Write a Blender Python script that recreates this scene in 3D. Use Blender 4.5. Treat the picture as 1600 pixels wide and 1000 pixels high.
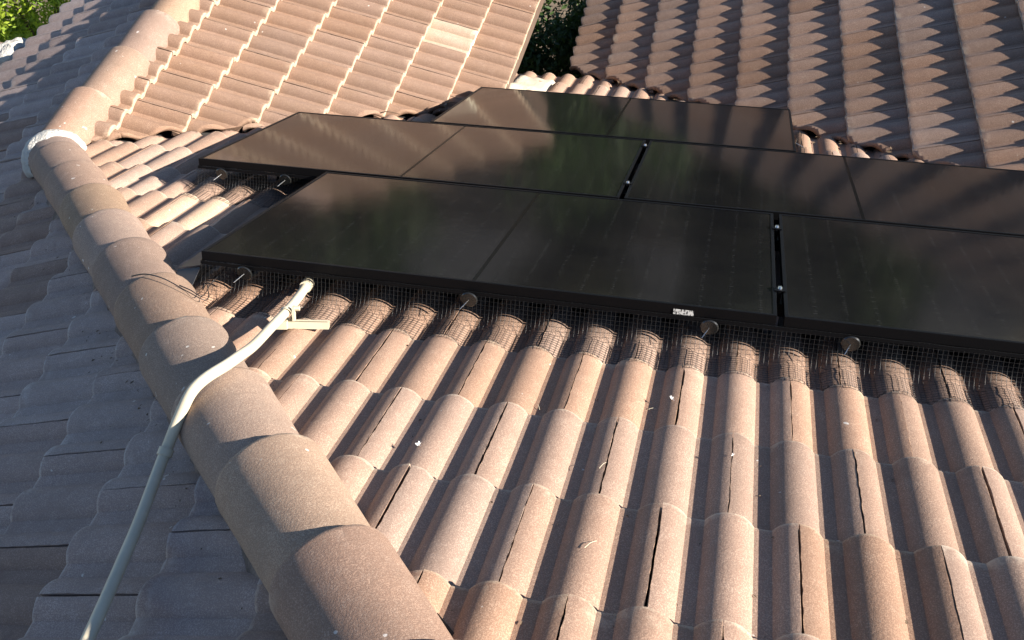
import bpy, bmesh, math, random
from mathutils import Vector, Matrix, noise
from math import sin, cos, tan, radians, pi, sqrt, atan2

random.seed(11)
scene = bpy.context.scene
for o in list(bpy.data.objects):
    bpy.data.objects.remove(o, do_unlink=True)
col = scene.collection

# ------------------------------------------------------------------ camera
RIGHT = Vector((0.97413412, 0.2171775, -0.06242308))
DOWN = Vector((0.11620947, -0.71838746, -0.68586793))
FWD = Vector((-0.19379904, 0.6608732, -0.72504382))
EYE = Vector((1.5452997, -1.96531842, 2.01127505))
FPX = 1557.625
cd = bpy.data.cameras.new('camera')
cd.sensor_width = 36.0
cd.lens = FPX / 1600 * 36
cd.clip_start = 0.02
cd.clip_end = 3000
cam = bpy.data.objects.new('camera', cd)
m = Matrix.Identity(4)
for i in range(3):
    m[i][0] = RIGHT[i]; m[i][1] = -DOWN[i]; m[i][2] = -FWD[i]; m[i][3] = EYE[i]
cam.matrix_world = m
col.objects.link(cam)
scene.camera = cam

# ------------------------------------------------------------------ sky and sun
SUN_EL, SUN_AZ = radians(24.7), radians(-3.5)      # azimuth measured from +x towards +y
world = bpy.data.worlds.new('World')
scene.world = world
world.use_nodes = True
wn = world.node_tree.nodes; wl = world.node_tree.links
sky = wn.new('ShaderNodeTexSky')
sky.sky_type = 'NISHITA'
sky.sun_disc = False
sky.sun_elevation = SUN_EL
sky.sun_rotation = radians(94)
sky.air_density = 0.75
sky.dust_density = 0.0
sky.ozone_density = 1.4
bg = wn['Background']
bg.inputs['Strength'].default_value = 0.062
wl.new(sky.outputs[0], bg.inputs['Color'])
sd = bpy.data.lights.new('sun', 'SUN')
sd.energy = 5.0
sd.angle = radians(0.5)
sd.color = (1.0, 0.92, 0.815)
sun = bpy.data.objects.new('sun', sd)
S = Vector((cos(SUN_EL) * cos(SUN_AZ), cos(SUN_EL) * sin(SUN_AZ), sin(SUN_EL)))
sun.rotation_euler = S.to_track_quat('Z', 'Y').to_euler()
sun.location = S * 30
col.objects.link(sun)
scene.view_settings.view_transform = 'Standard'
scene.view_settings.look = 'None'
scene.view_settings.exposure = 1.66
scene.view_settings.gamma = 1
scene.view_settings.use_curve_mapping = False

# ------------------------------------------------------------------ materials
def srgb(*c):
    return tuple((v / 255 / 12.92 if v / 255 < 0.04045 else ((v / 255 + 0.055) / 1.055) ** 2.4) for v in c) + (1,)

class NT:
    def __init__(s, name):
        s.m = bpy.data.materials.new(name); s.m.use_nodes = True
        s.t = s.m.node_tree; s.b = s.t.nodes['Principled BSDF']
    def n(s, typ, **kw):
        x = s.t.nodes.new(typ)
        for k, v in kw.items():
            setattr(x, k, v)
        return x
    def l(s, a, b): s.t.links.new(a, b)
    def noise(s, vec, scale, detail=2, rough=0.5, out=0):
        x = s.n('ShaderNodeTexNoise'); x.inputs['Scale'].default_value = scale
        x.inputs['Detail'].default_value = detail; x.inputs['Roughness'].default_value = rough
        if vec is not None: s.l(vec, x.inputs['Vector'])
        return x.outputs[out]
    def ramp(s, fac, a, b, ca=(0, 0, 0, 1), cb=(1, 1, 1, 1)):
        x = s.n('ShaderNodeValToRGB')
        x.color_ramp.elements[0].position = a; x.color_ramp.elements[1].position = b
        x.color_ramp.elements[0].color = ca; x.color_ramp.elements[1].color = cb
        s.l(fac, x.inputs[0]); return x.outputs[0]
    def mix(s, fac, a, b, mode='MIX'):
        x = s.n('ShaderNodeMix', data_type='RGBA', blend_type=mode)
        for k, v in ((0, fac), (6, a), (7, b)):
            if isinstance(v, (int, float)): x.inputs[k].default_value = v
            elif isinstance(v, tuple): x.inputs[k].default_value = v
            else: s.l(v, x.inputs[k])
        return x.outputs[2]
    def math(s, op, a, b=None, c=None):
        x = s.n('ShaderNodeMath', operation=op)
        for k, v in enumerate((a, b, c)):
            if v is None: continue
            if isinstance(v, (int, float)): x.inputs[k].default_value = v
            else: s.l(v, x.inputs[k])
        return x.outputs[0]
    def bump(s, h, strength, dist):
        x = s.n('ShaderNodeBump'); x.inputs['Strength'].default_value = strength
        x.inputs['Distance'].default_value = dist; s.l(h, x.inputs['Height'])
        s.l(x.outputs[0], s.b.inputs['Normal'])

def plain(name, c, rough=0.6, metal=0.0, spec=0.5, bump=None, var=0.0):
    t = NT(name)
    t.b.inputs['Base Color'].default_value = c
    t.b.inputs['Roughness'].default_value = rough
    t.b.inputs['Metallic'].default_value = metal
    t.b.inputs['Specular IOR Level'].default_value = spec
    co = t.n('ShaderNodeTexCoord').outputs['Object']
    if var:
        f = t.noise(co, 14, 4, 0.6)
        d = tuple(v * (1 - var) for v in c[:3]) + (1,)
        t.l(t.mix(t.ramp(f, 0.35, 0.65), d, c), t.b.inputs['Base Color'])
    if bump:
        t.bump(t.noise(co, bump[0], 4, 0.6), bump[1], bump[2])
    return t.m

E0, P0 = 0.338, 0.136           # exposure and barrel pitch of the master roof tile

def tile_material(name, base, worn, edge, dirt, var=1.0, spots=0.80):
    t = NT(name)
    tco = t.n('ShaderNodeAttribute', attribute_name='tile_co').outputs['Vector']     # position within its own tile
    geo = t.n('ShaderNodeNewGeometry').outputs['Position']
    oi = t.n('ShaderNodeObjectInfo')
    # world position scrambled a little per object so that repeated meshes do not share stains
    v = t.n('ShaderNodeVectorMath', operation='MULTIPLY_ADD')
    rnd3 = t.n('ShaderNodeCombineXYZ')
    t.l(oi.outputs['Random'], rnd3.inputs[0]); t.l(oi.outputs['Random'], rnd3.inputs[2])
    v.inputs[1].default_value = (7, 7, 7); t.l(rnd3.outputs[0], v.inputs[0]); t.l(geo, v.inputs[2])
    pos = v.outputs[0]
    big = t.noise(pos, 7.0, 5, 0.68)
    mid = t.noise(pos, 26, 3, 0.6)
    grain = t.noise(pos, 330, 3, 0.8)
    c = t.mix(t.ramp(big, 0.32, 0.68), dirt, base)
    c = t.mix(t.math('MULTIPLY', t.ramp(mid, 0.5, 0.78), 0.55), c, worn)
    # streaks along the fall of the tile
    mp = t.n('ShaderNodeMapping'); mp.inputs['Scale'].default_value = (1.0, 0.08, 1.0)
    t.l(tco, mp.inputs['Vector'])
    av = t.n('ShaderNodeVectorMath', operation='ADD'); t.l(mp.outputs[0], av.inputs[0]); t.l(rnd3.outputs[0], av.inputs[1])
    st = t.noise(av.outputs[0], 70, 3, 0.6)
    c = t.mix(t.math('MULTIPLY', t.ramp(st, 0.5, 0.75), 0.22), c, worn)
    c = t.mix(t.math('MULTIPLY', t.ramp(st, 0.5, 0.25), 0.25), c, dirt)
    # sand grains
    c = t.mix(t.math('MULTIPLY', t.ramp(grain, 0.54, 0.66), 0.62), c, (base[0] * 1.6, base[1] * 1.55, base[2] * 1.5, 1))
    c = t.mix(t.math('MULTIPLY', t.ramp(grain, 0.47, 0.35), 0.72), c, (base[0] * 0.45, base[1] * 0.42, base[2] * 0.42, 1))
    # chipped pale lower edge
    sx = t.n('ShaderNodeSeparateXYZ'); t.l(tco, sx.inputs[0])
    wob = t.math('MULTIPLY', t.math('SUBTRACT', t.noise(pos, 60, 3, 0.7), 0.5), 0.026)
    e = t.math('ADD', sx.outputs[1], wob)
    ed = t.ramp(t.math('MULTIPLY', t.math('SUBTRACT', e, E0 - 0.014), 60.0), 0.12, 0.75)
    c = t.mix(t.math('MULTIPLY', ed, edge[3]), c, edge[:3] + (1,))
    # pale cement patches just above the lower edge
    lowz = t.ramp(t.math('MULTIPLY', t.math('SUBTRACT', e, E0 - 0.06), 16.0), 0.1, 0.9)
    pz = t.ramp(t.noise(pos, 10, 4, 0.7), 0.54, 0.66)
    c = t.mix(t.math('MULTIPLY', t.math('MULTIPLY', lowz, pz), 0.5), c, (edge[0], edge[1], edge[2], 1))
    # darker growth in blotches
    gz = t.ramp(t.noise(pos, 15, 5, 0.75), 0.58, 0.70)
    c = t.mix(t.math('MULTIPLY', gz, 0.35), c, (dirt[0] * 0.62, dirt[1] * 0.62, dirt[2] * 0.6, 1))
    # droppings and lichen spots
    sp = t.noise(pos, 34, 1, 0.4)
    c = t.mix(t.math('MULTIPLY', t.ramp(sp, spots, spots + 0.015), 0.75), c, (0.62, 0.58, 0.52, 1))
    # tile to tile shade
    br = t.math('ADD', t.math('MULTIPLY', oi.outputs['Random'], 0.24 * var), 1 - 0.12 * var)
    hv = t.n('ShaderNodeHueSaturation'); t.l(c, hv.inputs['Color']); t.l(br, hv.inputs['Value'])
    r2 = t.math('FRACT', t.math('MULTIPLY', oi.outputs['Random'], 17.31))
    t.l(t.math('ADD', t.math('MULTIPLY', r2, 0.25 * var), 1 - 0.13 * var), hv.inputs['Saturation'])
    c = t.mix(1.0, hv.outputs[0], oi.outputs['Color'], 'MULTIPLY')
    t.l(c, t.b.inputs['Base Color'])
    t.b.inputs['Roughness'].default_value = 0.82
    t.b.inputs['Specular IOR Level'].default_value = 0.28
    h = t.math('ADD', t.math('MULTIPLY', grain, 0.5), t.math('MULTIPLY', t.noise(pos, 120, 3, 0.6), 0.6))
    t.bump(h, 0.6, 0.0026)
    return t.m

MAT = {}
MAT['tile'] = tile_material('concrete_tile_brown', (0.388, 0.260, 0.188, 1), (0.45, 0.335, 0.255, 1), (0.54, 0.45, 0.34, 0.40), (0.29, 0.193, 0.142, 1), var=1.15)
MAT['tile_grey'] = tile_material('concrete_tile_weathered', (0.47, 0.37, 0.325, 1), (0.55, 0.455, 0.405, 1), (0.60, 0.54, 0.48, 0.5), (0.31, 0.24, 0.21, 1))  # tile made paler and greyer: fill light of the shaded slope put into colour
MAT['tile_b'] = tile_material('concrete_tile_salmon', (0.330, 0.214, 0.153, 1), (0.385, 0.272, 0.202, 1), (0.50, 0.40, 0.29, 0.7), (0.28, 0.180, 0.118, 1), var=0.5)
MAT['cap'] = tile_material('ridge_cap_concrete', (0.38, 0.262, 0.192, 1), (0.46, 0.35, 0.27, 1), (0.48, 0.39, 0.30, 0.14), (0.27, 0.195, 0.148, 1), spots=0.765)
MAT['deck'] = plain('roof_underlay', (0.02, 0.018, 0.017, 1), 0.9)
MAT['mortar'] = plain('white_mortar', (0.58, 0.55, 0.49, 1), 0.95, bump=(70, 1.0, 0.015), var=0.25)
MAT['mortar_cream'] = plain('cream_mortar', (0.52, 0.45, 0.35, 1), 0.9, bump=(60, 0.6, 0.006), var=0.15)
MAT['bed'] = plain('dusty_bedding_mortar', (0.25, 0.19, 0.155, 1), 0.95, bump=(60, 1.0, 0.012), var=0.5)
MAT['litter'] = plain('dry_leaf_litter', (0.13, 0.085, 0.05, 1), 0.9, var=0.5)
MAT['metal_black'] = plain('black_anodised_frame', (0.003, 0.003, 0.0035, 1), 0.45, 0.0, 0.10)
MAT['wire'] = plain('black_coated_wire', (0.010, 0.010, 0.010, 1), 0.4, 0.0, 0.4)
MAT['steel'] = plain('bright_steel', (0.75, 0.74, 0.72, 1), 0.25, 1.0)
MAT['alu'] = plain('dull_aluminium', (0.35, 0.35, 0.36, 1), 0.4, 1.0)
MAT['disc'] = plain('smoked_plastic_disc', (0.012, 0.0125, 0.012, 1), 0.25, 0, 0.6)
MAT['paint'] = plain('cream_painted_steel', (0.55, 0.485, 0.355, 1), 0.5, 0, 0.5, bump=(120, 0.25, 0.001), var=0.12)
MAT['valley'] = plain('weathered_valley_metal', (0.06, 0.058, 0.055, 1), 0.5, 0.6, var=0.3)
MAT['flash'] = plain('dark_grey_sheet', (0.035, 0.036, 0.04, 1), 0.5, 0, 0.4, var=0.2)
MAT['slate'] = plain('grey_shingles', (0.11, 0.11, 0.11, 1), 0.9, var=0.3)
MAT['stucco'] = plain('stucco_wall', (0.52, 0.44, 0.34, 1), 0.92, bump=(90, 0.6, 0.004), var=0.1)
MAT['fascia'] = plain('brown_fascia', (0.10, 0.065, 0.045, 1), 0.7, var=0.2)
MAT['twig'] = plain('dry_twig', (0.10, 0.065, 0.04, 1), 0.9)
MAT['straw'] = plain('dry_straw', (0.62, 0.55, 0.40, 1), 0.8)
MAT['feather'] = plain('white_feather', (0.75, 0.73, 0.70, 1), 0.8)
MAT['yellow'] = plain('yellow_leaf', (0.85, 0.62, 0.02, 1), 0.5)
MAT['cable'] = plain('black_cable', (0.015, 0.015, 0.016, 1), 0.45)
MAT['bark'] = plain('bark', (0.10, 0.075, 0.055, 1), 0.95, bump=(40, 0.7, 0.01), var=0.35)
MAT['ground'] = plain('dry_garden_soil', (0.17, 0.13, 0.09, 1), 0.95, bump=(3, 0.5, 0.05), var=0.35)

def leaf_mat(name, a, b, trans=0.35):
    t = NT(name)
    g = t.n('ShaderNodeNewGeometry')
    f = t.noise(g.outputs['Position'], 3.0, 2)
    r = t.n('ShaderNodeMath', operation='ADD')
    t.l(g.outputs['Random Per Island'], r.inputs[0]); t.l(f, r.inputs[1])
    t.l(t.ramp(r.outputs[0], 0.55, 1.35, a, b), t.b.inputs['Base Color'])
    t.b.inputs['Roughness'].default_value = 0.5
    tr = t.n('ShaderNodeBsdfTranslucent'); t.l(t.ramp(r.outputs[0], 0.55, 1.35, a, b), tr.inputs[0])
    mx = t.n('ShaderNodeMixShader'); mx.inputs[0].default_value = trans
    t.l(t.b.outputs[0], mx.inputs[1]); t.l(tr.outputs[0], mx.inputs[2])
    t.l(mx.outputs[0], t.t.nodes['Material Output'].inputs[0])
    return t.m
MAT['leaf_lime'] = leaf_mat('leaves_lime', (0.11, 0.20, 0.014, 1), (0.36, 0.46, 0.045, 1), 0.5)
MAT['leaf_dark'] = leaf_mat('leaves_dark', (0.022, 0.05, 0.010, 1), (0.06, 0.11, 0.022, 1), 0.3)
MAT['leaf_olive'] = leaf_mat('leaves_olive', (0.045, 0.060, 0.020, 1), (0.13, 0.13, 0.05, 1), 0.35)

def glass_material():
    t = NT('solar_glass')
    co = t.n('ShaderNodeTexCoord').outputs['Object']
    s = t.n('ShaderNodeSeparateXYZ'); t.l(co, s.inputs[0])
    x, y = s.outputs[0], s.outputs[1]
    def lines(v, period, half):
        a = t.math('FRACT', t.math('DIVIDE', v, period))
        d = t.math('MULTIPLY', t.math('SUBTRACT', 0.5, t.math('ABSOLUTE', t.math('SUBTRACT', a, 0.5))), period)
        return t.math('LESS_THAN', d, half)
    gx = lines(x, 0.0839, 0.0011); gy = lines(y, 0.1575, 0.0011)
    gap = t.math('MAXIMUM', gx, gy)
    bus = lines(y, 0.0175, 0.00045)
    # solder ticks where the ribbons cross the cell gaps
    tick = t.math('MULTIPLY', lines(y, 0.0175, 0.0016), lines(x, 0.0839, 0.0055))
    tn = t.ramp(t.noise(co, 55, 1), 0.5, 0.56)
    cx = t.math('LESS_THAN', t.math('ABSOLUTE', t.math('SUBTRACT', x, 0.861)), 0.006)
    dirt = t.noise(co, 3.5, 4, 0.65)
    c = t.mix(t.ramp(dirt, 0.3, 0.75), (0.0045, 0.0045, 0.0055, 1), (0.0085, 0.008, 0.008, 1))
    c = t.mix(gap, c, (0.007, 0.007, 0.008, 1))
    c = t.mix(t.math('MULTIPLY', bus, 0.35), c, (0.018, 0.018, 0.018, 1))
    c = t.mix(t.math('MULTIPLY', t.math('MULTIPLY', tick, tn), 0.55), c, (0.045, 0.045, 0.044, 1))
    c = t.mix(cx, c, (0.001, 0.001, 0.001, 1))
    t.l(c, t.b.inputs['Base Color'])
    r = t.math('ADD', t.math('MULTIPLY', t.ramp(dirt, 0.3, 0.8), 0.04), 0.085)
    t.l(t.math('ADD', r, t.math('MULTIPLY', cx, 0.2)), t.b.inputs['Roughness'])
    t.l(t.math('SUBTRACT', 0.5, t.math('MULTIPLY', cx, 0.3)), t.b.inputs['Specular IOR Level'])
    t.b.inputs['IOR'].default_value = 1.235
    t.bump(t.noise(co, 9, 2), 0.04, 0.004)
    return t.m
MAT['glass'] = glass_material()

def sticker_material():
    t = NT('white_label')
    co = t.n('ShaderNodeTexCoord').outputs['Object']
    mp = t.n('ShaderNodeMapping'); mp.inputs['Scale'].default_value = (230, 1, 110); t.l(co, mp.inputs[0])
    f = t.noise(mp.outputs[0], 1.0, 1)
    t.l(t.ramp(f, 0.44, 0.5, (0.06, 0.06, 0.06, 1), (0.52, 0.52, 0.50, 1)), t.b.inputs['Base Color'])
    return t.m
MAT['sticker'] = sticker_material()

# ------------------------------------------------------------------ helpers
def link(o, parent=None):
    col.objects.link(o)
    if parent is not None: o.parent = parent
    return o

def mesh_obj(name, verts, faces, mat, parent=None, smooth=None, bm=None):
    me = bpy.data.meshes.new(name)
    if bm is not None:
        bm.to_mesh(me); bm.free()
    else:
        me.from_pydata(verts, [], faces); me.update()
    me.materials.append(mat)
    if smooth is not None:
        for p in me.polygons: p.use_smooth = True
        me.set_sharp_from_angle(angle=radians(smooth))
    return link(bpy.data.objects.new(name, me), parent)

def empty(name, loc=(0, 0, 0), parent=None):
    e = bpy.data.objects.new(name, None); e.location = loc; e.empty_display_size = 0.2
    return link(e, parent)

def tag(o, label=None, cat=None, group=None, kind=None):
    if label: o['label'] = label
    if cat: o['category'] = cat
    if group: o['group'] = group
    if kind: o['kind'] = kind
    return o

def box(bm, lo, hi, bev=0.0):
    r = bmesh.ops.create_cube(bm, size=1)
    vs = r['verts']
    for v in vs:
        v.co = Vector([lo[i] + (v.co[i] + 0.5) * (hi[i] - lo[i]) for i in range(3)])
    if bev:
        es = list({e for v in vs for e in v.link_edges})
        bmesh.ops.bevel(bm, geom=es, offset=bev, segments=2, affect='EDGES', profile=0.6)

def tube_data(pts, rad, sides=8, cap=True, base=0):
    """verts, faces of a tube along pts; rad a number or list"""
    V, F = [], []
    n = len(pts); prev = None
    for i, p in enumerate(pts):
        d = (pts[min(i + 1, n - 1)] - pts[max(i - 1, 0)])
        if d.length < 1e-9: d = Vector((0, 0, 1))
        d.normalize()
        if prev is None:
            a = d.orthogonal().normalized()
        else:
            a = prev - d * prev.dot(d)
            a = a.normalized() if a.length > 1e-6 else d.orthogonal().normalized()
        prev = a; b = d.cross(a)
        r = rad[i] if isinstance(rad, (list, tuple)) else rad
        for k in range(sides):
            an = 2 * pi * k / sides
            V.append(p + a * (r * cos(an)) + b * (r * sin(an)))
    for i in range(n - 1):
        for k in range(sides):
            F.append((base + i * sides + k, base + i * sides + (k + 1) % sides, base + (i + 1) * sides + (k + 1) % sides, base + (i + 1) * sides + k))
    if cap:
        F.append(tuple(base + k for k in reversed(range(sides))))
        F.append(tuple(base + (n - 1) * sides + k for k in range(sides)))
    return V, F

def tube_obj(name, pts, rad, mat, parent=None, sides=10):
    V, F = tube_data([Vector(p) for p in pts], rad, sides)
    return mesh_obj(name, V, F, mat, parent, smooth=50)

def smooth_path(pts, sub=6):
    P = [Vector(p) for p in pts]; out = []
    for i in range(len(P) - 1):
        p0, p1, p2, p3 = P[max(i - 1, 0)], P[i], P[i + 1], P[min(i + 2, len(P) - 1)]
        for k in range(sub):
            t = k / sub
            out.append(0.5 * ((2 * p1) + (p2 - p0) * t + (2 * p0 - 5 * p1 + 4 * p2 - p3) * t * t + (3 * p1 - p0 - 3 * p2 + p3) * t ** 3))
    out.append(P[-1]); return out

def project(w):
    q = Vector(w) - EYE
    z = q.dot(FWD)
    if z < 0.05: return None
    return (800 + FPX * q.dot(RIGHT) / z, 500 + FPX * q.dot(DOWN) / z)

# ------------------------------------------------------------------ roof geometry
TH = radians(23.737)
nA = Vector((0, sin(TH), cos(TH))); dA = Vector((0, cos(TH), -sin(TH))); aA = Vector((1, 0, 0))
TB = radians(20); TC = radians(21.1); nB = Vector((sin(TB), 0, cos(TB))); dB = Vector((cos(TB), 0, -sin(TB))); aB = dB.cross(nB)
RZ = radians(-1.75)
hC = Vector((sin(RZ), cos(RZ), 0)); dC = Vector((-cos(RZ) * cos(TC), sin(RZ) * cos(TC), -sin(TC))); nC = hC.cross(dC); nC.normalize(); aC = hC
TD = radians(22.9); nD = Vector((-sin(TD), 0, cos(TD))); dD = Vector((-cos(TD), 0, -sin(TD))); aD = Vector((0, 1, 0))
OA, OB, OC = -0.13, -1.18, -1.945                      # mean tile surface of each slope
XR = Vector((-1.5463, 0, -0.6929))                    # crease between salmon slope and dark slope
OD = nD.dot(XR)
GROUND = -4.9

def crossing(n1, o1, n2, o2):
    d = n1.cross(n2)
    A = Matrix((n1, n2, d)); p = A.inverted() @ Vector((o1, o2, 0)); d.normalize(); return p, d
hip_p, hip_d = crossing(nA, OA, nD, OD)
if hip_d.y < 0: hip_d = -hip_d
hip_p = hip_p + Vector((-hip_d.y, hip_d.x, 0)).normalized() * 0.03
ab_p, ab_d = crossing(nA, OA, nB, OB)
if ab_d.y < 0: ab_d = -ab_d
ac_p, ac_d = crossing(nA, OA, nC, OC)
if ac_d.y < 0: ac_d = -ac_d
J = hip_p + hip_d * ((XR.x - hip_p.x) / hip_d.x)

house = empty('house', (0, 2, GROUND))
tag(house, 'house roof of brown barrel tiles with four slopes, capped hip and two valleys', 'house')
HOFF = -house.location.copy()

# --- master tile
HW, HB, STEP, THICK = 0.050, 0.0268, 0.022, 0.019
RR = (HW * HW + HB * HB) / (2 * HB)
CR = 0.002
def prof(a):
    d = abs(((a - CR + P0 / 2) % P0) - P0 / 2)
    return sqrt(max(RR * RR - d * d, 0)) - (RR - HB) if d < HW else 0.0
def stamp(me, sc=(1, 1, 1)):
    at = me.attributes.new('tile_co', 'FLOAT_VECTOR', 'POINT')
    for v in me.vertices: at.data[v.index].vector = (v.co.x * sc[0], v.co.y * sc[1], v.co.z * sc[2])
def make_tile_mesh(seed, gap):
    rnd = random.Random(seed)
    xs = {gap / 2, 2 * P0 - gap / 2}
    ph = math.asin(HW / RR)
    for k in range(-1, 4):
        c = CR + k * P0
        for i in range(13):
            xs.add(c + RR * sin(-ph + 2 * ph * i / 12))
        xs.add(c + P0 / 2)
    xs = sorted(x for x in xs if gap / 2 - 1e-6 <= x <= 2 * P0 - gap / 2 + 1e-6)
    # drop near duplicates
    q = [xs[0]]
    for x in xs[1:]:
        if x - q[-1] > 0.0012: q.append(x)
    q[-1] = 2 * P0 - gap / 2
    xs = q
    bs = [-0.062] + [-0.03 + 0.0185 * k for k in range(19)] + [E0 - 0.010, E0 - 0.003, E0]
    V, F = [], []
    nx = len(xs); nb = len(bs)
    jl = [rnd.uniform(-1, 1) * 0.0013 for _ in bs]; jr = [rnd.uniform(-1, 1) * 0.0009 for _ in bs]
    je = [noise.noise(Vector((x * 26, seed * 3.7, 0))) * 0.0035 for x in xs]
    bow = rnd.uniform(-0.0012, 0.0012)
    for j, b in enumerate(bs):
        for i, x in enumerate(xs):
            z = prof(x) + STEP * b / E0 + bow * sin(pi * min(max(b / E0, 0), 1))
            xx = x + (jl[j] if i == 0 else jr[j] if i == nx - 1 else 0)
            yy = b + (je[i] if b > E0 - 0.012 else 0)
            if j == nb - 1: z -= 0.0045
            elif j == nb - 2: z -= 0.0010
            V.append((xx, yy, z))
    top = lambda i, j: j * nx + i
    for j in range(nb - 1):
        for i in range(nx - 1):
            F.append((top(i, j), top(i + 1, j), top(i + 1, j + 1), top(i, j + 1)))
    off = len(V)
    for b in (bs[0], bs[-1]):
        for i, x in enumerate(xs):
            V.append((x, b + (je[i] if b > 0.1 else 0), prof(x) + STEP * b / E0 - THICK))
    for i in range(nx - 1):
        F.append((off + i, off + nx + i, off + nx + i + 1, off + i + 1))
        F.append((top(i, nb - 1), top(i + 1, nb - 1), off + nx + i + 1, off + nx + i))
        F.append((top(i + 1, 0), top(i, 0), off + i, off + i + 1))
    F.append(tuple([top(0, j) for j in range(nb)] + [off + nx, off]))
    F.append(tuple([top(nx - 1, j) for j in reversed(range(nb))] + [off + nx - 1, off + 2 * nx - 1]))
    me = bpy.data.meshes.new('roof_tile')
    me.from_pydata(V, [], F); me.update(); stamp(me)
    for p in me.polygons: p.use_smooth = True
    me.set_sharp_from_angle(angle=radians(38))
    return me
TILES = {}
def tile_variants(matkey):
    if matkey not in TILES:
        L = []
        for sdd, g in ((1, 0.0030), (2, 0.0036), (3, 0.0042), (4, 0.0032), (5, 0.0048)):
            me = make_tile_mesh(sdd, g); me.materials.append(MAT[matkey]); L.append(me)
        TILES[matkey] = L
    return TILES[matkey]

class Slope:
    def __init__(s, name, a, b, n, off, pitch, exp, matkey, label, zs=1.0, lift=0.0):
        s.zs = zs
        s.a, s.b, s.n, s.off = a, b, n, off - 0.023 + lift
        s.pitch, s.exp, s.matkey = pitch, exp, matkey
        s.M = Matrix.Identity(4)
        o = n * s.off
        for i in range(3):
            s.M[i][0] = a[i]; s.M[i][1] = b[i]; s.M[i][2] = n[i]; s.M[i][3] = o[i]
        s.name, s.label = name, label
        s.tiles = []; s.warp = None
    def deck(s, poly):
        """poly: list of (a,b) in slope coordinates"""
        nn = len(poly)
        V = [(p[0], p[1], -0.030) for p in poly] + [(p[0], p[1], -0.055) for p in poly]
        F = [tuple(range(nn)), tuple(reversed(range(nn, 2 * nn)))]
        for i in range(nn): F.append((i, i + nn, (i + 1) % nn + nn, (i + 1) % nn))
        o = mesh_obj('roof_slope', V, F, MAT['deck'], house)
        o.matrix_parent_inverse = Matrix.Translation(HOFF)
        o.matrix_local = s.M
        o.matrix_basis = s.M
        o['label'] = s.label
        s.obj = o
    def lay(s, edge0, a0, arange, crange, planes, hidden=None, rowshift=None):
        """edge0: lower edge of course 0; a0: joint position for course 0"""
        rnd = random.Random(hash(s.name) % 1000 if False else len(s.name) * 7)
        w = 2 * s.pitch
        for c in range(crange[0], crange[1]):
            b1 = edge0 + c * s.exp
            ash = a0 + (s.pitch if c % 2 else 0)
            k0 = math.floor((arange[0] - ash) / w); k1 = math.ceil((arange[1] - ash) / w)
            for k in range(k0, k1):
                a = ash + k * w
                T = (Matrix.Translation((a + rnd.uniform(-1, 1) * 0.0016, b1 - s.exp + rnd.uniform(-1, 1) * 0.0022, rnd.uniform(-1, 1) * 0.0007))
                     @ Matrix.Rotation(radians(rnd.uniform(-0.35, 0.35)), 4, 'Z') @ Matrix.Rotation(radians(rnd.uniform(-0.12, 0.12)), 4, 'Y')
                     @ Matrix.Diagonal((s.pitch / P0, s.exp / E0, s.zs, 1)))
                if s.warp: T = s.warp(a + s.pitch) @ T
                vi = rnd.choice((0, 1, 2, 3, 0, 1, 2, 3, 0, 1, 2, 3, 4))
                # clip test
                cs = [s.M @ (T @ Vector((x, y, 0.01))) for x in (0, 2 * P0) for y in (0, E0)]
                cut = []; drop = False
                mid = sum(cs, Vector()) / 4
                for (pp, nn) in (planes(mid) if callable(planes) else planes):
                    ds = [(q - pp).dot(nn) for q in cs]
                    if max(ds) < 0.015: drop = True; break
                    if min(ds) < 0.07: cut.append((pp, nn))
                if drop: continue
                ctr = sum(cs, Vector()) / 4
                pr = [project(q) for q in cs]
                area = 0; vis = False
                if all(pr):
                    x = [q[0] for q in pr]; y = [q[1] for q in pr]
                    if max(x) > -10 and min(x) < 1610 and max(y) > -10 and min(y) < 1010:
                        vis = True
                        X0, X1, Y0, Y1 = max(min(x), 0), min(max(x), 1600), max(min(y), 0), min(max(y), 1000)
                        area = max(X1 - X0, 0) * max(Y1 - Y0, 0)
                if hidden and hidden(a, b1, w, s.exp): vis = False; area = 0
                s.tiles.append(dict(T=T, v=vi, cut=cut, area=area if vis else 0, ctr=ctr, slope=s, a=a + w / 2, b=b1 - s.exp / 2, hid=bool(hidden and hidden(a, b1, w, s.exp))))

def cut_mesh(t):
    s = t['slope']
    bm = bmesh.new(); bm.from_mesh(tile_variants(s.matkey)[t['v']])
    W = s.M @ t['T']; Wi = W.inverted()
    bm.transform(W)
    for pp, nn in t['cut']:
        r = bmesh.ops.bisect_plane(bm, geom=bm.verts[:] + bm.edges[:] + bm.faces[:], plane_co=pp, plane_no=nn, clear_inner=True, dist=1e-5)
        es = [e for e in bm.edges if e.is_boundary]
        if es: bmesh.ops.holes_fill(bm, edges=es, sides=0)
    if len(bm.faces) < 3:
        bm.free(); return None
    bm.transform(Wi)
    me = bpy.data.meshes.new('roof_tile'); bm.to_mesh(me); bm.free()
    me.materials.append(MAT[s.matkey])
    return me

# --- the four slopes
panelsW, panelL = 0.980, 1.722
O2, O3, GR = -0.564, 0.112, 0.02
R1, R2, R3 = 0.0, panelsW + GR, 2 * (panelsW + GR)
PANELS = [(0.0, R1), (panelL + 0.02, R1), (O2, R2), (O2 + panelL + 0.02, R2), (O3, R3)]

def under_panels(a, b1, w, e):
    # fully under the array as the camera sees it
    pts = [(a, b1), (a + w, b1), (a, b1 - e), (a + w, b1 - e), (a + w / 2, b1 - e / 2)]
    def inside(u, v):
        for (pu, pv) in PANELS:
            if pu - 0.02 <= u <= pu + panelL + 0.02 and pv + 0.16 <= v <= pv + panelsW + 0.30: return True
        return False
    return all(inside(*p) for p in pts)

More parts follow.
